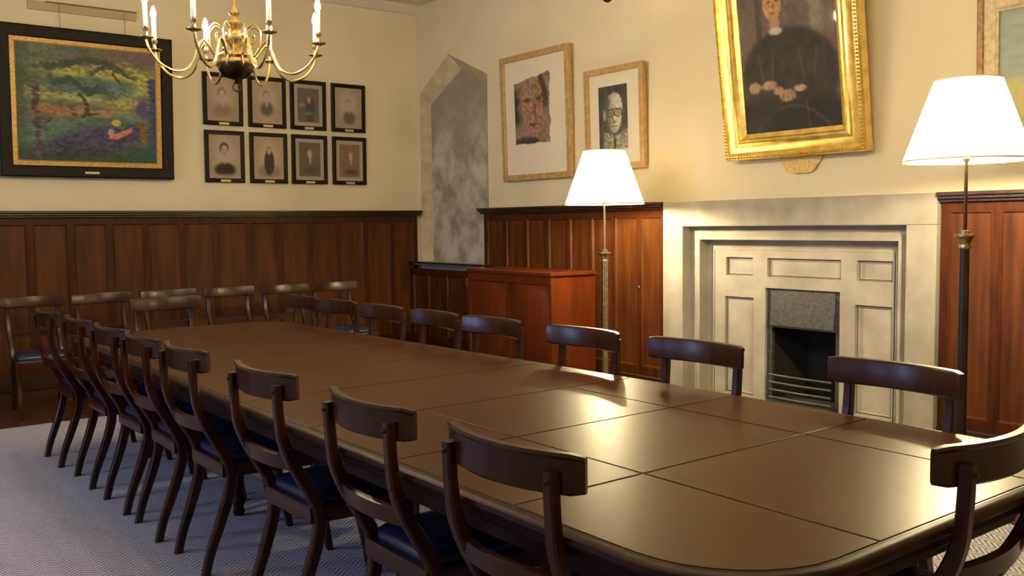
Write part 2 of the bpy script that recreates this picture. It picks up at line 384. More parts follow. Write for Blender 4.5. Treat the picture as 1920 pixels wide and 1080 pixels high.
# panelled slab, as a grid with sunk panels and the grate opening
ox0, ox1, oz = 3.665, 4.285, .905     # opening in the slab plane
YL, YR, ZT = I1[1]-.18, I1[0]+.16, I1[2]-.18
PX = 5.64
pans = [(4.37+.03, 4.62+.03, .985, 1.125), (3.66, 4.27, .985, 1.125), (3.28, 3.54, .985, 1.125), (4.39, 4.66, .08, .825), (3.28, 3.55, .08, .825)]
ycuts = sorted({YR, YL, 3.28, 3.54, 3.55, 3.66, ox0, 4.27, ox1, 4.39, 4.40, 4.65, 4.66}); zcuts = sorted({0, .08, .825, oz, .985, 1.125, ZT})
slab = MB()
for i in range(len(ycuts)-1):
    for j in range(len(zcuts)-1):
        ym = (ycuts[i]+ycuts[i+1])/2; zm = (zcuts[j]+zcuts[j+1])/2
        if ox0 < ym < ox1 and zm < oz: continue
        if any(a < ym < b_ and c < zm < d for a, b_, c, d in pans): continue
        slab.add([(PX-5.48, y-4.03, z) for y, z in ((ycuts[i], zcuts[j]), (ycuts[i+1], zcuts[j]), (ycuts[i+1], zcuts[j+1]), (ycuts[i], zcuts[j+1]))], [(0, 1, 2, 3)])
for yy in (ox0, ox1): slab.add([(x-5.48, yy-4.03, z) for x, z in ((PX, 0), (PX+.06, 0), (PX+.06, oz), (PX, oz))], [(0, 1, 2, 3)])
slab.add([(x-5.48, y-4.03, oz) for x, y in ((PX, ox0), (PX+.06, ox0), (PX+.06, ox1), (PX, ox1))], [(0, 1, 2, 3)])
slab.build('slab', M['stone'], fp, smooth=0)
for a, b_, c, d in pans:
    def rg(i, x): return [(x-5.48, a+i-4.03, c+i), (x-5.48, b_-i-4.03, c+i), (x-5.48, b_-i-4.03, d-i), (x-5.48, a+i-4.03, d-i)]
    pm_ = MB().loft([rg(0, PX), rg(.003, PX+.030), rg(.016, PX+.018), rg(.022, PX+.024)], caps=False); pm_.add(rg(.022, PX+.024), [(0, 1, 2, 3)])
    pm_.build('sunk_panel', M['stone'], fp, smooth=0)
# iron insert
mb = MB(); xi = 5.665
fb(mb, xi, xi+.03, ox1-.045, ox1, 0, oz); fb(mb, xi, xi+.03, ox0, ox0+.045, 0, oz); mb.build('iron_frame', M['iron'], fp)
mb = MB()
hp = [(xi-5.48-.005, oz), (xi-5.48-.03, .635), (xi-5.48-.02, .62), (xi-5.48+.03, .62), (xi-5.48+.03, oz)]
mb.loft([[(x, ox0+.045-4.03, z) for x, z in hp], [(x, ox1-.045-4.03, z) for x, z in hp]]).build('smoke_hood', M['iron'], fp)
mb = MB(); mb.loft([[(xi+.03-5.48, ox0+.0-4.03, 0), (xi+.03-5.48, ox1-4.03, 0), (xi+.03-5.48, ox1-4.03, oz), (xi+.03-5.48, ox0-4.03, oz)],
         [(xi+.36-5.48, ox0+.1-4.03, 0), (xi+.36-5.48, ox1-.1-4.03, 0), (xi+.36-5.48, ox1-.1-4.03, oz), (xi+.36-5.48, ox0+.1-4.03, oz)]], caps=False)
mb.add([(xi+.36-5.48, ox0+.1-4.03, 0), (xi+.36-5.48, ox1-.1-4.03, 0), (xi+.36-5.48, ox1-.1-4.03, oz), (xi+.36-5.48, ox0+.1-4.03, oz)], [(0, 1, 2, 3)])
mb.build('firebox', M['soot'], fp, smooth=0)
for k, z in enumerate((.27, .215, .16, .105)):
    MB().tube([(xi-5.48-.04, ox0+.05-4.03, z), (xi-5.48-.055, (ox0+ox1)/2-4.03, z), (xi-5.48-.04, ox1-.05-4.03, z)], .008, 8).build('grate_bar', M['iron'], fp)
fb(MB(), xi-.07, xi+.2, ox0+.05, ox1-.05, .06, .085).build('grate_tray', M['iron'], fp)
fb(MB(), 5.0, 5.62, 3.12, 4.93, 0, .03, .004).build('hearth_slab', M['stone'], fp)

# ---------------------------------------------------------------- pictures
def sm(a, b_, x): t = max(0, min(1, (x-a)/(b_-a))); return t*t*(3-2*t)
def mixc(a, b_, t): t = max(0, min(1, t)); return tuple(a[i]*(1-t)+b_[i]*t for i in range(3))
def el(u, v, cx, cy, rx, ry, soft=.25):      # soft ellipse mask
    return 1-sm(1-soft, 1+soft, math.hypot((u-cx)/rx, (v-cy)/ry))
_rr = random.Random(3)
_T = [[_rr.random() for _ in range(64)] for _ in range(64)]
def vn(x, y):
    xi_, yi = math.floor(x), math.floor(y); fx, fy = x-xi_, y-yi; fx = fx*fx*(3-2*fx); fy = fy*fy*(3-2*fy)
    g = lambda i, j: _T[i % 64][j % 64]
    return (g(xi_, yi)*(1-fx)+g(xi_+1, yi)*fx)*(1-fy)+(g(xi_, yi+1)*(1-fx)+g(xi_+1, yi+1)*fx)*fy
def art(name, fn, w_, h_, nx, ny, m, parent, off):
    """painted sheet: local x to the right, z up, facing local -y; colours are the artwork itself"""
    vs = []; cs = []
    for j in range(ny+1):
        for i in range(nx+1):
            u, v = i/nx, j/ny; vs.append(((u-.5)*w_, 0, (.5-v)*h_)); c = fn(u, v); cs += [c[0], c[1], c[2], 1]
    fs = [(j*(nx+1)+i, (j+1)*(nx+1)+i, (j+1)*(nx+1)+i+1, j*(nx+1)+i+1) for j in range(ny) for i in range(nx)]
    me = bpy.data.meshes.new(name); me.from_pydata(vs, [], fs)
    ca = me.color_attributes.new('Col', 'FLOAT_COLOR', 'POINT'); ca.data.foreach_set('color', cs)
    me.materials.append(m); o = bpy.data.objects.new(name, me); COL.objects.link(o); o.parent = parent; o.location = off; return o
def frame_mesh(w_, h_, prof):
    """prof: list of (inset, depth) -> picture frame moulding, local x/z plane, front towards -y"""
    mb_ = MB(); rings = []
    for i, d in prof:
        a, b_ = w_/2-i, h_/2-i; rings.append([(-a, -d, -b_), (a, -d, -b_), (a, -d, b_), (-a, -d, b_)])
    k = len(rings); mb_.loft(rings+[rings[0]], caps=False); return mb_
def hang(name, cx_, cz, wall, off, tilt, label, cat='picture', group=None):
    """wall 'back' faces -y, wall 'right' faces -x"""
    if wall == 'back': o = empty(name, (cx_, YB-off, cz), 0, label, cat, group); o.rotation_euler = (tilt, 0, 0)
    else: o = empty(name, (XR-off, cx_, cz), 0, label, cat, group); o.rotation_euler = (tilt, 0, -PI/2)
    return o
# -- landscape painting
def landscape(u, v):
    n1 = vn(u*16+3, v*30); n2 = vn(u*46+7, v*64); n3 = vn(u*5+3, v*8); n4 = vn(u*9+20, v*22+5)
    def blob(cx_, cy_2, rx, ry, soft=.5): return el(u+.05*(n4-.5)+.02*(n2-.5), v+.05*(n1-.5)+.02*(n2-.5), cx_, cy_2, rx, ry, soft)
    c = mixc((.060, .085, .055), (.115, .125, .085), n1)                                # dark canopy ground
    c = mixc(c, (.12, .085, .075), blob(.92, .07, .30, .10)); c = mixc(c, (.10, .09, .08), blob(.45, .10, .2, .06))
    for cx_, cy_2, rx, ry, k, cc in ((.36, .215, .20, .05, .9, (.24, .26, .07)), (.78, .24, .26, .09, .95, (.30, .29, .07)), (.60, .17, .12, .03, .7, (.22, .19, .10)), (.86, .33, .12, .08, .9, (.27, .28, .07)),
                                 (.14, .42, .12, .06, .7, (.16, .20, .09)), (.40, .44, .26, .035, .85, (.26, .27, .09)), (.74, .47, .20, .05, .9, (.29, .25, .10)), (.70, .36, .2, .06, .8, (.11, .18, .11))):
        c = mixc(c, tuple(x*(.8+.4*n2) for x in cc), blob(cx_, cy_2, rx, ry)*k)
    c = mixc(c, mixc((.045, .085, .085), (.07, .13, .12), n2), blob(.46, .35, .26, .06)*.9); c = mixc(c, (.05, .10, .10), blob(.66, .30, .18, .04)*.8)
    c = mixc(c, mixc((.20, .095, .04), (.27, .14, .055), n2), blob(.30, .565, .20, .05)*.95)
    c = mixc(c, (.25, .18, .08), blob(.66, .56, .24, .03)*.9)
    low = sm(.60, .65, v+.10*(u-.3)+.05*(n1-.5))
    c = mixc(c, mixc((.040, .085, .065), (.115, .175, .125), n1), low); c = mixc(c, (.10, .14, .13), blob(.28, .68, .12, .03)*.6)
    c = mixc(c, mixc((.030, .030, .075), (.065, .060, .12), n2), el(u*.8+v*.45+.05*n4, v-.25*(u-.5)*-.8, .82, .82, .30, .13, .4)*low)
    c = mixc(c, (.022, .035, .025), sm(.86, 1.0, v+.10*n4)*.8)
    c = mixc(c, (.025, .065, .060), blob(.88, .92, .14, .07)); c = mixc(c, (.045, .06, .05), sm(.10, .0, u)*.8)
    def stroke(d, w_, m_, cc, k=1.0):
        nonlocal c
        c = mixc(c, cc, sm(w_, w_*.35, abs(d)+.02*(n2-.5))*m_*k)
    stroke(v-(.13+.05*math.sin(u*9)+.05*n3), .045, sm(.10, .2, u)*sm(.9, .7, u), (.040, .055, .035))
    stroke(v-(.20+.04*math.sin(u*17)), .028, sm(.45, .55, u)*sm(.90, .8, u), (.045, .06, .035))
    stroke(v-(.27+.30*max(0, u-.22)+.03*math.sin(u*29)), .05, sm(.18, .26, u)*sm(.70, .58, u), (.030, .065, .060))
    stroke(u-(.44+.05*math.sin(v*15)), .026, sm(.38, .42, v)*sm(.66, .60, v), (.045, .045, .025))
    stroke(u-(.71+.03*math.sin(v*24)), .018, sm(.14, .18, v)*sm(.32, .28, v), (.05, .055, .025))
    stroke(v-(.60-.12*(u-.35)), .012, sm(.35, .4, u)*sm(.6, .55, u), (.05, .045, .03))
    stroke(u-(.135+.008*math.sin(v*9)), .030, sm(.25, .34, v), mixc((.050, .035, .040), (.095, .070, .070), n2))
    stroke(v-(.60+.10*math.sin(u*12)), .02, sm(.16, .2, u)*sm(.26, .22, u), (.045, .045, .03))
    stroke(u-.97, .045, sm(.18, .26, v)*sm(.95, .9, v), mixc((.035, .045, .075), (.06, .055, .10), n2))
    c = mixc(c, mixc((.065, .065, .13), (.04, .045, .10), n2), blob(.905, .51, .05, .09, .3))
    stroke(u-.895, .032, sm(.60, .64, v)*sm(.86, .80, v), mixc((.13, .065, .025), (.18, .10, .04), n2))
    c = mixc(c, (.42, .31, .07), el(u, v, .695, .645, .034, .030, .2)); c = mixc(c, (.06, .14, .11), el(u, v, .73, .68, .03, .012))
    fy = .765-.75*max(0, u-.70)**1.1; c = mixc(c, mixc((.36, .10, .06), (.46, .20, .14), n2), sm(.030, .016, abs(v-fy+.012*(n2-.5)))*sm(.63, .65, u)*sm(.825, .80, u))
    c = mixc(c, (.34, .30, .30), el(u, v, .655, .725, .022, .028, .4)*.8)
    k = .85+.6*n2; return tuple(x*k for x in c)
lp = hang('landscape_painting', 2.105, 2.49, 'back', .075, .055, 'large landscape painting of trees and a reclining figure in a black frame', 'painting')
frame_mesh(1.44, 1.28, [(0, -.02), (0, .045), (.012, .052), (.09, .035), (.10, .02), (.10, -.02)]).build('frame', M['black_frame'], lp, smooth=20)
frame_mesh(1.24, 1.08, [(0, -.015), (0, .018), (.035, .022), (.045, .010), (.045, -.015)]).build('gilt_slip', M['gilt_slip'], lp, smooth=20)
art('canvas', landscape, 1.16, 1.0, 200, 170, M['oil'], lp, (0, -.006, 0))
MB().box(-.06, .06, -.056, -.048, -.605, -.585, .002).build('nameplate', M['label'], lp)
MB().box(-.70, .70, .018, .024, -.62, .62).build('backing_board', M['black_frame'], lp)
for sx in (-.21, .33): MB().tube([(sx, .02, .60), (sx, .045, .85)], .0025, 6).build('hanging_wire', M['wire'], lp)
bo = MB().box(1.66, 2.56, YB-.018, YB-.0005, 3.285, 3.362, .003).build('hanging_batten', M['batten'])
tag(bo, 'thin tan batten on the wall above the landscape painting', 'batten')
MB().box(1.80, 2.56, YB-.026, YB-.016, 3.355, 3.368, .002).build('rail', M['wire'], bo)
# -- eight small photographs
PH = [  # bg, oval, head(cx,cy,r), hair, coat, coat width, framed mount
    dict(bg=(.34, .25, .18), coat=(.22, .15, .11), hd=(.46, .40, .12), sh=.30, sy=.70, soft=.5, hair=(.20, .14, .10), kind='bust'),
    dict(bg=(.36, .27, .20), coat=(.10, .08, .06), hd=(.46, .36, .10), sh=.22, sy=.60, soft=.4, hair=(.24, .18, .13), kind='bust'),
    dict(bg=(.13, .10, .09), coat=(.05, .05, .05), hd=(.52, .34, .08), sh=.28, sy=.70, soft=.3, hair=(.20, .17, .15), kind='full'),
    dict(bg=(.34, .27, .21), coat=(.12, .09, .07), hd=(.50, .40, .09), sh=.22, sy=.68, soft=.4, hair=(.26, .20, .15), kind='bust'),
    dict(bg=(.36, .28, .21), coat=(.022, .018, .018), hd=(.48, .36, .13), sh=.33, sy=.74, soft=.25, hair=(.06, .04, .03), kind='bust'),
    dict(bg=(.38, .28, .20), coat=(.035, .035, .035), hd=(.50, .32, .07), sh=.20, sy=.72, soft=.3, hair=(.20, .15, .11), kind='oval'),
    dict(bg=(.14, .09, .065), coat=(.075, .06, .055), hd=(.50, .36, .11), sh=.30, sy=.82, soft=.3, hair=(.30, .25, .20), kind='dark'),
    dict(bg=(.22, .13, .08), coat=(.07, .05, .045), hd=(.55, .36, .11), sh=.34, sy=.85, soft=.4, hair=(.26, .17, .11), kind='dark'),
]
def photo_fn(p):
    def fn(u, v):
        n = vn(u*20, v*26); m_ = p['kind'] in ('full', 'dark')
        if m_:
            e = .13
            if u < e or u > 1-e or v < .09 or v > .91: return (.33, .29, .24)
            u = (u-e)/(1-2*e); v = (v-.09)/.82
        c = mixc(p['bg'], tuple(x*.8 for x in p['bg']), n)
        if p['kind'] == 'bust' or p['kind'] == 'oval': c = mixc(c, tuple(x*1.15 for x in p['bg']), el(u, v, .5, .5, .3, .4, .5))
        hx, hy, hr = p['hd']; s_ = p['sh']; sy = p['sy']
        if p['kind'] == 'oval':
            c = mixc(c, (.20, .14, .10), el(u, v, .5, .80, .36, .14, .3)*.8)
            c = mixc(c, p['coat'], el(u, v, .51, .60, .17, .30, .12))
        elif p['kind'] == 'full':
            c = mixc(c, p['coat'], el(u, v, .58, .62, .24, .36, .3)); c = mixc(c, (.22, .19, .17), el(u, v, .2, .5, .15, .05, .3))
            c = mixc(c, (.20, .18, .16), el(u, v, .5, .74, .2, .05, .5)*.6)
        else:
            c = mixc(c, p['coat'], el(u, v, hx+.02, sy+.06, s_, .17, p['soft'])*sm(.98, .86, v))
            c = mixc(c, (.36, .31, .26), el(u, v, hx+.02, hy+hr*1.75, .05, .08, .4)*.8)
        c = mixc(c, p['hair'], el(u, v, hx, hy-hr*.35, hr*1.12, hr*1.05, .2))
        c = mixc(c, (.42, .33, .26), el(u, v, hx+.01, hy+.02, hr*.78, hr*1.05, .2))
        c = mixc(c, p['hair'], (el(u, v, hx-hr*.3, hy, hr*.22, hr*.12, .4)+el(u, v, hx+hr*.4, hy, hr*.22, hr*.12, .4)+el(u, v, hx+.01, hy+hr*.6, hr*.35, hr*.16, .4))*.7)
        return c
    return fn
PHL = ['faded sepia photograph of a bust, leftmost of the upper row', 'small faded sepia photograph second from left in the upper row',
       'dark mounted photograph of a seated person, third in the upper row', 'faded bust photograph, rightmost of the upper row',
       'photograph of a person in a black coat, leftmost of the lower row', 'photograph of a small dark standing figure, second in the lower row',
       'dark brown mounted portrait of a pale head, third in the lower row', 'brown mounted portrait photograph, rightmost of the lower row']
for i, p in enumerate(PH):
    c_, r_ = i % 4, i//4
    xx = (3.335, 3.785, 4.228, 4.685)[c_]; zz = 2.635 if r_ == 0 else 2.083
    h = hang('framed_photograph', xx, zz, 'back', .030, .02, PHL[i], 'photograph', 'small framed photographs on the far wall')
    frame_mesh(.392, .50, [(0, -.012), (0, .012), (.008, .018), (.034, .014), (.040, .006), (.040, -.012)]).build('frame', M['photo_frame'], h, smooth=20)
    art('photograph', photo_fn(p), .318, .426, 36, 48, M['print'], h, (0, -.004, 0))
    MB().box(-.05, .05, -.021, -.013, -.245, -.222, .001).build('nameplate', M['label'], h)
    MB().box(-.19, .19, .004, .012, -.24, .24).build('backing_board', M['photo_frame'], h)
# -- two oak framed prints on the right wall
def print1(u, v):
    e = .05*vn(v*9, 3)+.02*vn(v*40, 1); t = .03*vn(u*8, 9)
    if u < .03 or u > .90+e or v < .10*(1-u)+t or v > .97-t: return (.66, .60, .48)
    n = vn(u*26, v*34); n2 = vn(u*9, v*11)
    c = mixc((.20, .15, .10), (.30, .23, .16), n2)
    c = mixc(c, mixc((.30, .15, .10), (.40, .24, .17), n), el(u, v, .50, .48, .30, .42, .3))
    c = mixc(c, (.035, .03, .03), sm(.30, .12, u+.1*n2)*sm(.15, .25, v)*sm(.75, .6, v)); c = mixc(c, (.05, .03, .025), sm(.08, .03, abs(u-.80+.25*(v-.4)**2*4-.05*n)-.01)*sm(.6, .4, v)*.9)
    c = mixc(c, (.10, .05, .04), el(u, v, .37, .36, .09, .03, .5)); c = mixc(c, (.10, .05, .04), el(u, v, .66, .36, .09, .03, .5))
    c = mixc(c, (.14, .06, .045), el(u, v, .56, .50, .035, .13, .6)*.8); c = mixc(c, (.16, .05, .04), el(u, v, .50, .70, .12, .025, .5))
    c = mixc(c, (.05, .04, .04), el(u, v, .32, .93, .34, .07, .3)); c = mixc(c, (.36, .33, .32), el(u, v, .33, .72, .04, .14, .6)*.5)
    k = .55+.5*n; return tuple(x*k for x in c)
def print2(u, v):
    n = vn(u*24, v*40); n2 = vn(u*8+5, v*12); c = mixc((.018, .016, .015), (.055, .05, .045), n*n2*1.6)
    fx = u+.03*(n2-.5); fy = v+.02*(n-.5)
    lit = .30+.70*sm(.30, .62, fx+.12*(n2-.5))
    face = max(el(fx, fy, .54, .34, .29, .22, .10), el(fx, fy, .55, .50, .24, .24, .10))
    c = mixc(c, tuple(x*lit*(.75+.4*n) for x in (.52, .48, .40)), face)
    c = mixc(c, (.33, .30, .25), el(fx, fy, .205, .46, .06, .085, .3)*.7)                  # ear
    c = mixc(c, (.05, .045, .04), el(fx, fy, .28, .27, .09, .15, .5)*.8)
    for ex in (.42, .69):
        r_ = math.hypot((fx-ex)/.125, (fy-.435)/.055)
        c = mixc(c, (.03, .027, .023), sm(.28, .10, abs(r_-1))*.9); c = mixc(c, (.08, .07, .06), sm(1.0, .3, r_)*.75)
    c = mixc(c, (.05, .045, .04), sm(.020, .008, abs(fy-.372-.02*abs(fx-.55)))*sm(.28, .34, fx)*sm(.82, .76, fx)*.8)
    c = mixc(c, (.10, .09, .075), el(fx, fy, .50, .51, .035, .09, .5)*.8); c = mixc(c, (.06, .05, .045), el(fx, fy, .56, .575, .07, .014, .5)*.8)
    c = mixc(c, (.05, .04, .035), el(fx, fy, .56, .645, .12, .013, .4)*.9); c = mixc(c, (.10, .09, .08), el(fx, fy, .36, .60, .06, .14, .6)*.75)
    c = mixc(c, (.12, .105, .09), el(fx, fy, .57, .70, .10, .02, .6)*.5)
    c = mixc(c, mixc((.05, .045, .04), (.40, .37, .31), n), sm(.76, .82, fy+.18*abs(fx-.55))*sm(.12, .25, fx))
    c = mixc(c, (.02, .02, .018), sm(.06, .03, abs(fx-.56+.3*(fy-.9)))*sm(.80, .86, fy)); return c
def oakpic(yc, zc, w_, h_, fw, fn, pw, ph, dz, label):
    h = hang('framed_print', yc, zc, 'right', .045, .03, label, 'picture')
    frame_mesh(w_, h_, [(0, -.015), (0, .022), (.003, .025), (fw-.003, .025), (fw, .022), (fw, -.015)]).build('frame', M['light_oak'], h, smooth=20)
    MB().box(-w_/2+fw-.004, w_/2-fw+.004, .0, .010, -h_/2+fw-.004, h_/2-fw+.004).build('mount', M['mount'], h)
    art('print', fn, pw, ph, 70, 90, M['print'], h, (dz[0], -.002, dz[1]))
oakpic(6.80, 2.40, 1.01, 1.18, .055, print1, .58, .68, (-.04, .06), 'large oak framed print of a sepia brown face beside the niche')
oakpic(5.74, 2.275, .71, .86, .05, print2, .345, .53, (-.02, .01), 'smaller oak framed black and white portrait print above the floor lamp')
# -- gilt portrait
def portrait(u, v):
    v = v-.045
    n = vn(u*14, v*20); n2 = vn(u*50, v*60)
    c = mixc((.16, .12, .11), (.11, .08, .08), n); c = mixc(c, (.07, .055, .055), sm(.04, .02, abs(u-.22))); c = mixc(c, (.22, .18, .16), sm(.10, .03, abs(u-.80))*sm(.5, .3, v))
    rob = max(el(u, v, .50, .62, .50, .30, .08), el(u, v, .45, .95, .60, .34, .08))
    c = mixc(c, mixc((.022, .020, .024), (.040, .036, .038), n), rob)
    c = mixc(c, (.012, .012, .018), sm(.80, .86, v+.1*n)*.8)
    c = mixc(c, (.10, .07, .05), el(u, v, .355, .135, .125, .12, .15)); c = mixc(c, mixc((.42, .22, .12), (.52, .31, .19), n2), el(u, v, .37, .165, .095, .105, .15))
    c = mixc(c, (.16, .08, .05), el(u, v, .34, .155, .025, .008, .4)); c = mixc(c, (.16, .08, .05), el(u, v, .42, .155, .025, .008, .4))
    c = mixc(c, (.30, .14, .08), el(u, v, .385, .185, .012, .025, .5)); c = mixc(c, (.28, .10, .07), el(u, v, .38, .225, .032, .007, .4))
    c = mixc(c, (.40, .24, .15), el(u, v, .385, .285, .05, .045, .3)); c = mixc(c, (.50, .46, .40), el(u, v, .39, .335, .065, .022, .3))
    for hx, hy, rx, ry in ((.13, .665, .06, .035), (.29, .66, .07, .028), (.38, .70, .05, .025), (.47, .735, .08, .035), (.60, .70, .06, .02)):
        c = mixc(c, mixc((.36, .20, .12), (.46, .34, .25), n2), el(u, v, hx, hy, rx, ry, .3))
    c = mixc(c, (.30, .26, .22), el(u, v, .215, .665, .035, .012, .5)*.7)                     # cuffs and folds of the robe
    for x0, sl in ((.20, .25), (.34, -.12), (.62, .18), (.78, -.22)): c = mixc(c, (.075, .068, .072), sm(.022, .006, abs(u-x0-sl*(v-.5)))*sm(.42, .5, v)*sm(.66, .6, v)*.55)
    c = mixc(c, (.075, .068, .075), sm(.018, .005, abs(v-.80-.25*(u-.5)**2*4))*rob*.4)
    for k in range(4): c = mixc(c, (.20, .11, .07), el(u, v, .42+.03*k, .742, .005, .022, .5))
    c = mixc(c, (.12, .06, .05), sm(.012, .004, abs(u-.66-.1*(v-.8)))*sm(.75, .8, v)*.5)
    k = .62+.3*n2; return tuple(x*k for x in c)
gp = hang('gilt_portrait', 3.925, 2.56, 'right', .170, .135, 'large gilt framed oil portrait of a seated person in a dark robe', 'painting')
GW, GH = 1.135, 1.45
frame_mesh(GW, GH, [(0, -.03), (0, .035), (.01, .055), (.03, .060), (.045, .045), (.055, .038), (.10, .030), (.115, .034), (.125, .045), (.14, .045), (.15, .03), (.165, .022), (.18, .012), (.18, -.03)]).build('frame', M['gold'], gp, smooth=25)
# carved bead run along the outer edge
bd = MB()
def bead(x, z): bd.lathe([(0, -.010), (.008, -.006), (.011, 0), (.008, .006), (0, .010)], 6, (x, -.058, z))
for k in range(60):
    z = -GH/2+.02+k*(GH-.04)/59; bead(-GW/2+.02, z); bead(GW/2-.02, z)
for k in range(1, 42):
    x = -GW/2+.02+k*(GW-.04)/42; bead(x, -GH/2+.02); bead(x, GH/2-.02)
bd.build('beading', M['gold'], gp)
art('canvas', portrait, GW-.35, GH-.35, 90, 130, M['oil_glazed'], gp, (0, -.004, 0))
MB().box(-GW/2+.03, GW/2-.03, .012, .028, -GH/2+.03, GH/2-.03).build('backing_board', M['black_frame'], gp)
# gilt bracket under the portrait
mb = MB(); pts = []
for k in range(13):
    a = PI*k/12; r_ = 1+.06*math.cos(6*a); pts.append((.17*r_*math.cos(a), -.125*r_*math.sin(a)))
mb.prism([(x, z) for x, z in pts], 'y', -.02, 0.0)
pq = mb.build('gilt_bracket', M['gold_dull']); pq.location = (XR-.001, 3.92, 1.845); pq.rotation_euler = (0, 0, -PI/2)
tag(pq, 'half-round dull gold carved bracket on the wall below the gilt portrait', 'bracket')
# -- pale landscape at the right edge
def seascape(u, v):
    n = vn(u*10, v*26); n2 = vn(u*50, v*14)
    c = mixc((.22, .27, .25), (.30, .33, .29), n); c = mixc(c, mixc((.36, .33, .16), (.44, .38, .17), n2), sm(.60, .70, v+.06*n)); return c
rp = hang('pale_landscape', 2.09, 2.255, 'right', .055, .03, 'pale framed painting of misty sky over yellow field, right of the gilt portrait', 'painting')
frame_mesh(1.19, .87, [(0, -.02), (0, .03), (.01, .04), (.035, .036), (.04, .026), (.04, -.02)]).build('outer_frame', M['brown_frame'], rp, smooth=20)
frame_mesh(1.11, .79, [(0, -.018), (0, .026), (.03, .018), (.055, .016), (.07, .026), (.08, .022), (.08, -.018)]).build('inner_frame', M['pale_frame'], rp, smooth=20)
art('canvas', seascape, .955, .635, 60, 40, M['oil'], rp, (0, -.004, 0))
MB().box(-.57, .57, .01, .018, -.41, .41).build('backing_board', M['black_frame'], rp)

# ---------------------------------------------------------------- table
TX0, TX1, TY0, TY1 = 1.245, 2.765, .975, 6.12
def taper(Y): return .17*max(0, min(1, (Y-2.5)/3.5))      # the far half of the table narrows on the fireplace side
def warp(x, y): return (x*(1-taper(y+3.55)), y) if x > 0 else (x, y)
def outline(i, r, n=8):
    """rounded rectangle, inset i"""
    a0, a1, b0, b1 = TX0+i, TX1-i, TY0+i, TY1-i; q = max(r-i*.9, .02); P_ = []
    for cx_, cy_2, s0 in ((a1-q, b1-q, 0), (a0+q, b1-q, PI/2), (a0+q, b0+q, PI), (a1-q, b0+q, 1.5*PI)):
        for k in range(n+1): t = s0+PI/2*k/n; P_.append((cx_+q*math.cos(t)-2.0, cy_2+q*math.sin(t)-3.55))
    out = []
    for k in range(len(P_)):          # extra points on the long sides so that they can bend
        a, b_ = P_[k-1], P_[k]
        m_ = 8 if abs(a[1]-b_[1]) > 1 else 1
        for j in range(1, m_+1): out.append(warp(a[0]+(b_[0]-a[0])*j/m_, a[1]+(b_[1]-a[1])*j/m_))
    return out
tb = empty('boardroom_table', (2.0, 3.55, 0), 0, 'very long dark wood table with brown leather top in the middle of the room', 'table')
RR = .30
rings = []
for i, z in ((.06, .690), (.03, .692), (.012, .698), (.006, .706), (.014, .714), (.016, .718), (.002, .722), (-.004, .732), (0, .742), (.008, .748), (.017, .7495), (.05, .7495)):
    rings.append([(x, y, z) for x, y in outline(i, RR)])
MB().loft(rings).build('tabletop', M['tbl_edge'], tb, smooth=30)
rings = [[(x, y, z) for x, y in outline(.027, RR)] for z in (.7485, .7500)]
MB().loft(rings).build('groove_bed', M['groove'], tb)
# leather panels clipped to the rounded outline
def clip(poly, xa, xb, ya, yb):
    def cut(P_, f, inter):
        o = []
        for i in range(len(P_)):
            a, b_ = P_[i-1], P_[i]; fa, fb_ = f(a), f(b_)
            if (fa >= 0) != (fb_ >= 0): t = fa/(fa-fb_); o.append((a[0]+(b_[0]-a[0])*t, a[1]+(b_[1]-a[1])*t))
            if fb_ >= 0: o.append(b_)
        return o
    for f in (lambda p: p[0]-xa, lambda p: xb-p[0], lambda p: p[1]-ya, lambda p: yb-p[1]):
        poly = cut(poly, f, None)
        if not poly: break
    return poly
seams = [TY0+.02, 1.67, 2.21, 2.75, 3.32, 3.85, 4.38, 4.88, 5.47, TY1-.02]
g_ = .0032
for i in range(len(seams)-1):
    ya, yb = seams[i]+g_, seams[i+1]-g_
    cuts = [TX0, 1.70, 2.39, TX1] if i < 3 else [TX0, TX1]
    for j in range(len(cuts)-1):
        po = clip(outline(.032, RR), cuts[j]+g_-2, cuts[j+1]-g_-2, ya-3.55, yb-3.55)
        if len(po) > 2:
            cxm = sum(p[0] for p in po)/len(po); cym = sum(p[1] for p in po)/len(po)
            rings = [[(x, y, .7495) for x, y in po], [(x, y, .7512) for x, y in po], [(x+(cxm-x)*.006, y+(cym-y)*.006, .7520) for x, y in po]]
            MB().loft(rings).build('leather_panel', M['leather'], tb, smooth=0)
rings = [[(x, y, z) for x, y in outline(.13, .26)] for z in (.60, .691)]
MB().loft(rings).build('apron', M['tbl_edge'], tb)
LEGP = [(.0, 0), (.022, 0), (.028, .02), (.022, .04), (.026, .05), (.038, .07), (.030, .09), (.024, .12), (.034, .25), (.046, .40), (.050, .45), (.040, .48), (.052, .50), (.052, .52), (.045, .54), (.05, .55), (.05, .61), (0, .61)]
for yy in (1.35, 2.75, 4.3, 5.75):
    for xx in (1.62, 2.38): MB().lathe(LEGP, 16, (xx-2, yy-3.55, .013)).build('leg', M['tbl_edge'], tb)

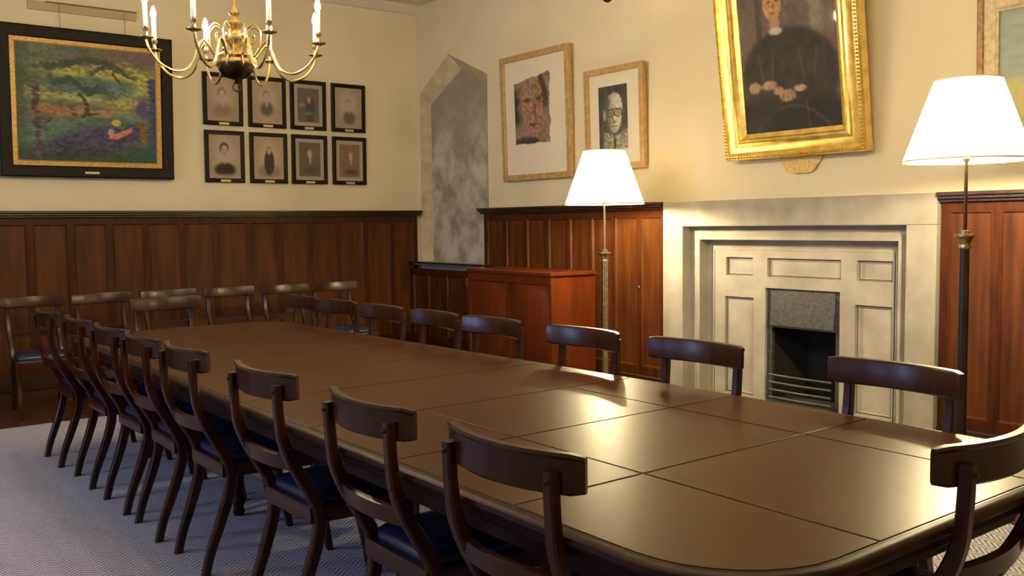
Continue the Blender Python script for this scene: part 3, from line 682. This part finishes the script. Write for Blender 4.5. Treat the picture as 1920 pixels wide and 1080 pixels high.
# ---------------------------------------------------------------- chairs
def sp(pts, n=5):      # Catmull-Rom through points
    P_ = [Vector(p) for p in pts]; out = []
    for i in range(len(P_)-1):
        a, b_, c, d = P_[max(i-1, 0)], P_[i], P_[i+1], P_[min(i+2, len(P_)-1)]
        for k in range(n):
            t = k/n; out.append(tuple(.5*((2*b_)+(c-a)*t+(2*a-5*b_+4*c-d)*t*t+(3*b_-a-3*c+d)*t**3)))
    out.append(tuple(P_[-1])); return out
def ground(mb_): mb_.v = [(x, y, max(z, 0.0)) for x, y, z in mb_.v]; return mb_
def make_chair():
    r = empty('dining_chair')
    # sabre back legs running up into the back posts: local y forward, x right
    for s in (-1, 1):
        path = sp([(s*.168, -.272, -.01), (s*.169, -.247, .09), (s*.173, -.207, .20), (s*.177, -.174, .30), (s*.179, -.158, .38), (s*.180, -.172, .46), (s*.181, -.214, .54), (s*.182, -.254, .61), (s*.183, -.285, .69), (s*.183, -.296, .78), (s*.183, -.299, .872)])
        nn = len(path); ground(MB().sweep(path, [.031+.005*math.sin(PI*k/(nn-1)) for k in range(nn)], [.030+.014*math.sin(PI*min(1, k/(nn-1)*1.15)) for k in range(nn)], (1, 0, 0))).build('back_leg', M['mahog'], r)
        path = sp([(s*.205, .255, -.01), (s*.205, .235, .12), (s*.205, .205, .28), (s*.205, .200, .44)])
        nn = len(path); ground(MB().sweep(path, [.028+.006*k/(nn-1) for k in range(nn)], [.028+.014*k/(nn-1) for k in range(nn)], (1, 0, 0))).build('front_leg', M['mahog'], r)
    # curved crest rail: tablet wider than the posts, ends sweeping forward
    N_ = 16; rings = []
    for k in range(N_+1):
        t = -1+2*k/N_; x = t*.240; y = -.308+.056*t*t; dip = .006*t*t
        nx, ny = -.112*t/.240, 1.0; l = math.hypot(nx, ny); nx /= l; ny /= l; th = .012
        z0, z1 = .817+.004*t*t, .908-.004*t*t+dip
        if k in (0, N_): th = .007; z0 += .006; z1 -= .006
        rr = []
        for a, z in ((-th, z0+.006), (-th*.6, z0), (th*.6, z0), (th, z0+.006), (th, z1-.010), (th*.6, z1), (-th*1.15, z1+.001), (-th*1.5, z1-.006), (-th, z1-.013)):
            rr.append((x+nx*a, y+ny*a, z))
        rings.append(rr)
    cr = MB().loft(rings).build('crest_rail', M['mahog'], r, smooth=30)
    for s in (-1, 1):
        b_ = MB().lathe([(0, -.004), (.007, -.004), (.006, .003), (.003, .006), (0, .0065)], 10); o = b_.build('screw_cap', M['mahog'], cr)
        o.rotation_euler = (PI/2, 0, 0); o.location = (s*.183, -.316, .850)
    # curved middle rail
    rings = []
    for k in range(11):
        t = -1+2*k/10; x = t*.176; y = -.256-.026*(1-t*t)+0; zc = .607
        rings.append([(x, y-.009, zc-.024), (x, y+.009, zc-.026), (x, y+.011, zc+.02), (x, y+.004, zc+.028), (x, y-.012, zc+.022)])
    MB().loft(rings).build('middle_rail', M['mahog'], r)
    # seat frame and drop-in cushion
    mb = MB()
    def q(x, y): return (x, y)
    outer = [(-.178, -.19), (.178, -.19), (.222, .215), (-.222, .215)]; 
    mb.loft([[(x, y, .385) for x, y in outer], [(x*1.01, y*1.01, .39) for x, y in outer], [(x*1.01, y*1.01, .438) for x, y in outer], [(x, y, .443) for x, y in outer]])
    mb.build('seat_frame', M['mahog'], r)
    rings = []
    def rr_(k, z):
        P_ = []
        for (cx_, cy_2, s0) in ((.15, .16, 0), (-.15, .16, PI/2), (-.115, -.13, PI), (.115, -.13, 1.5*PI)):
            for j in range(5): t = s0+PI/2*j/4; P_.append(((cx_+.05*math.cos(t))*k, (cy_2+.04*math.sin(t))*k+.01*(1-k), z))
        return P_
    for k, z in ((1, .440), (1.03, .455), (1.02, .470), (.95, .482), (.75, .491), (.4, .496)): rings.append(rr_(k, z))
    MB().loft(rings).build('seat_cushion', M['blue'], r, smooth=60)
    return r
chair = make_chair()
used = []
def place(x, y, rz, label, group, s=1.0):
    c = chair if not used else copy_tree(chair)
    used.append(1)
    c.location = (x, y, .0122 if y < 7.2 else .0003); c.rotation_euler = (0, 0, rz); c.scale = (s, s, s)
    tag(c, label, 'chair', group); return c
G1, G2, G3 = 'chairs along the near side of the table', 'chairs along the fireplace side of the table', 'chairs in a row before the far wall'
near = [1.655, 2.285, 3.03, 3.79, 4.32, 4.83, 5.41, 6.02]
ordn = ['nearest chair', 'second nearest chair', 'third nearest chair', 'fourth nearest chair', 'fifth nearest chair', 'sixth nearest chair', 'seventh nearest chair', 'farthest chair']
for i, yy in enumerate(near):
    place((1.512, 1.507, 1.505, 1.490, 1.472, 1.462, 1.447, 1.415)[i], yy, -PI/2+(.03, -.02, .02, 0, -.02, .02, 0, .02)[i], 'dark mahogany %s of the near side row' % ordn[i], G1)
far = [1.665, 2.48, 3.13, 3.79, 4.31, 4.85, 5.37, 5.86]
behind = ['before the wall panelling at far right', 'in front of the fireplace grate', 'in front of the floor lamp and cupboard end', 'in front of the cupboard doors', 'before the low dark panelling under the niche',
          'third from the far end of its row', 'second from the far end of its row', 'at the very far end of its row']
behind[0] = 'standing closest to the dark floor lamp'
behind[1] = 'left of the grate, before the left part of the fireplace'
for i, yy in enumerate(far):
    place((2.598 if i == 0 else 2.562)-taper(yy)*.765, yy, PI/2+(-.02, .02, 0, .02, -.02, 0, .02, 0)[i], 'mahogany chair across the table, '+behind[i], G2)
place(2.102, 1.250, .03, 'dark mahogany chair at the near end of the table, cut by the right edge', 'chairs at the ends of the table')
place(1.985, 6.25, PI, 'mahogany chair at the far head of the table with curved crest rail', 'chairs at the ends of the table')
for i, (xx, yy) in enumerate(((1.43, 7.77), (1.93, 7.75), (2.46, 7.74), (2.97, 7.70), (3.47, 7.66), (3.95, 7.64))):
    place(xx, yy, PI, 'mahogany chair %s the row before the far wall panelling' % ('at the left end of', 'second from left in', 'third from left in', 'fourth from left in', 'second from right in', 'at the right end of')[i], G3, .965)
    

# ---------------------------------------------------------------- floor lamps
def floor_lamp(x, y, zb, label, dark, zc):
    r = empty('floor_lamp', (x, y, 0), 0, label, 'floor lamp', 'standard lamps beside the fireplace')
    MB().lathe([(0, 0), (.15, 0), (.15, .02), (.13, .035), (.06, .05), (.045, .08), (.03, .1), (0, .1)], 24, (0, 0, .0)).build('base', M['brass_dk'], r)
    MB().lathe([(0, .09), (.030, .09), (.030, .12), (.026, .14), (.024, zc-.06), (0, zc-.06)], 20).build('column', M['column' if dark else 'brass_dk'], r)
    MB().lathe([(0, zc-.065), (.027, zc-.065), (.029, zc-.055), (.024, zc-.045), (.026, zc-.035), (.038, zc-.012), (.050, zc-.002), (.050, zc+.008), (.024, zc+.010), (.024, zc+.026), (.010, zc+.03), (0, zc+.03)], 16).build('capital', M['brass_dk'], r)
    MB().lathe([(0, zc+.02), (.009 if dark else .008, zc+.02), (.008, zb+.02), (.0, zb+.02)], 12).build('rod', M['bronze' if dark else 'brass'], r)
    hs = .405
    MB().loft([[(rad*math.cos(2*PI*j/48), rad*math.sin(2*PI*j/48), z) for j in range(48)] for rad, z in ((.30, zb), (.228, zb+hs/2), (.156, zb+hs))], caps=False).build('lamp_shade', M['shade'], r)
    sh = r.children[-1] if r.children else None
    sh = [c for c in bpy.data.objects if c.parent == r and c.name.startswith('lamp_shade')][0]
    for rad, z in ((.3005, zb), (.156, zb+hs-.008)):
        MB().loft([[(rr*math.cos(2*PI*j/48), rr*math.sin(2*PI*j/48), zz) for j in range(48)] for rr, zz in ((rad+.001, z), (rad-.001, z+.010), (rad-.003, z+.010), (rad-.003, z), (rad+.001, z))], caps=False).build('binding', M['shadetrim'], sh)
    bz = zb+.046
    MB().lathe([(0, zb+.0), (.016, zb+.0), (.018, bz-.03), (0, bz-.03)], 12).build('lamp_holder', M['brass_dk'], r)
    MB().lathe([(0, bz-.032), (.014, bz-.028), (.028, bz+.0), (.032, bz+.02), (.026, bz+.042), (.012, bz+.054), (0, bz+.056)], 14).build('light_bulb', M['lamp_bulb'], r)
    hb = MB()
    for a in (0, 2*PI/3, 4*PI/3): hb.tube([(.012*math.cos(a), .012*math.sin(a), zb+.02), (.05*math.cos(a), .05*math.sin(a), zb+.06), (.299*math.cos(a), .299*math.sin(a), zb+.006)], .0018, 6)
    hb.build('shade_carrier', M['bronze'], r)
    return r
floor_lamp(4.86, 5.175, 1.535, 'brass floor lamp with white shade left of the fireplace', False, 1.165)
floor_lamp(4.68, 2.335, 1.685, 'dark column floor lamp with white shade right of the fireplace', True, 1.31)

# ---------------------------------------------------------------- chandeliers
def chandelier(x, y, zb, label):
    r = empty('chandelier', (x, y, zb), 0, label, 'chandelier', 'brass chandeliers over the table')
    # baluster stem, bowl at the bottom
    MB().lathe([(0, .0), (.008, .002), (.014, .012), (.008, .02), (.02, .024), (.062, .038), (.092, .068), (.102, .105), (0, .105)], 28).build('bottom_bowl', M['bronze'], r)
    MB().lathe([(0, .106), (.103, .106), (.107, .114), (.100, .122), (.092, .135), (.098, .15), (.085, .168), (.045, .180), (.022, .19), (.03, .21), (.052, .235), (.055, .255), (.03, .285), (.016, .30), (.026, .32), (.045, .335), (.030, .35), (.014, .37), (.03, .39), (.022, .41), (.010, .43), (.009, .60), (.02, .62), (0, .62)], 24).build('stem', M['brass'], r)
    ring = [(.022*math.cos(2*PI*k/16), 0, -.018+.022*math.sin(2*PI*k/16)) for k in range(17)]
    MB().tube(ring, .004, 8).build('finial_ring', M['bronze'], r)
    ch = MB()
    for k in range(int((ZC-zb-.62)/.035)):
        zc_ = .635+k*.035
        pts_ = [((.011*math.cos(t), 0, zc_+.022*math.sin(t)) if k % 2 else (0, .011*math.cos(t), zc_+.022*math.sin(t))) for t in [2*PI*j/10 for j in range(11)]]
        ch.tube(pts_, .003, 6)
    ch.build('chain', M['brass'], r)
    MB().lathe([(0, ZC-zb-.05), (.03, ZC-zb-.04), (.06, ZC-zb-.002), (0, ZC-zb-.002)], 20).build('ceiling_rose', M['brass'], r)
    R0 = .485; base_ang = math.radians(-90.7)
    for k in range(8):
        a = base_ang+k*PI/4; ca, sa = math.cos(a), math.sin(a)
        def P(rad, z): return (rad*ca, rad*sa, z)
        path = sp([P(.075, .165), P(.11, .15), P(.15, .20), P(.185, .225), P(.22, .155), P(.26, .075), P(.33, .045), P(.41, .075), P(.465, .14), P(R0, .20)], 5)
        am = MB().tube(path, .0075, 8)
        am.tube(sp([P(.145, .20), P(.15, .28), P(.115, .325), P(.075, .30), P(.07, .25), P(.10, .235), P(.115, .26), P(.10, .275)], 4), .005, 7)
        am.tube(sp([P(.10, .15), P(.12, .11), P(.10, .085), P(.085, .10)], 4), .004, 6)
        arm = am.build('arm', M['brass'], r)
        c = P(R0, 0)
        MB().lathe([(0, .195), (.014, .195), (.040, .205), (.041, .210), (.012, .207), (.010, .235), (.014, .245), (.017, .25), (.019, .262), (.012, .267), (.010, .265), (0, .265)], 18, c).build('drip_pan', M['brass_dk'], arm)
        MB().lathe([(0, .262), (.0125, .262), (.0125, .375), (.010, .38), (0, .38)], 14, c).build('candle_sleeve', M['candle'], arm)
        MB().lathe([(0, .378), (.008, .38), (.015, .398), (.016, .410), (.011, .432), (.004, .45), (0, .452)], 12, c).build('candle_bulb', M['candle_bulb'], arm)
    return r
chandelier(2.0, 5.13, 2.20, 'brass candle chandelier hanging over the far half of the table')
chandelier(2.0, 2.115, 2.115, 'brass chandelier over the near half of the table, only its bottom ring showing')
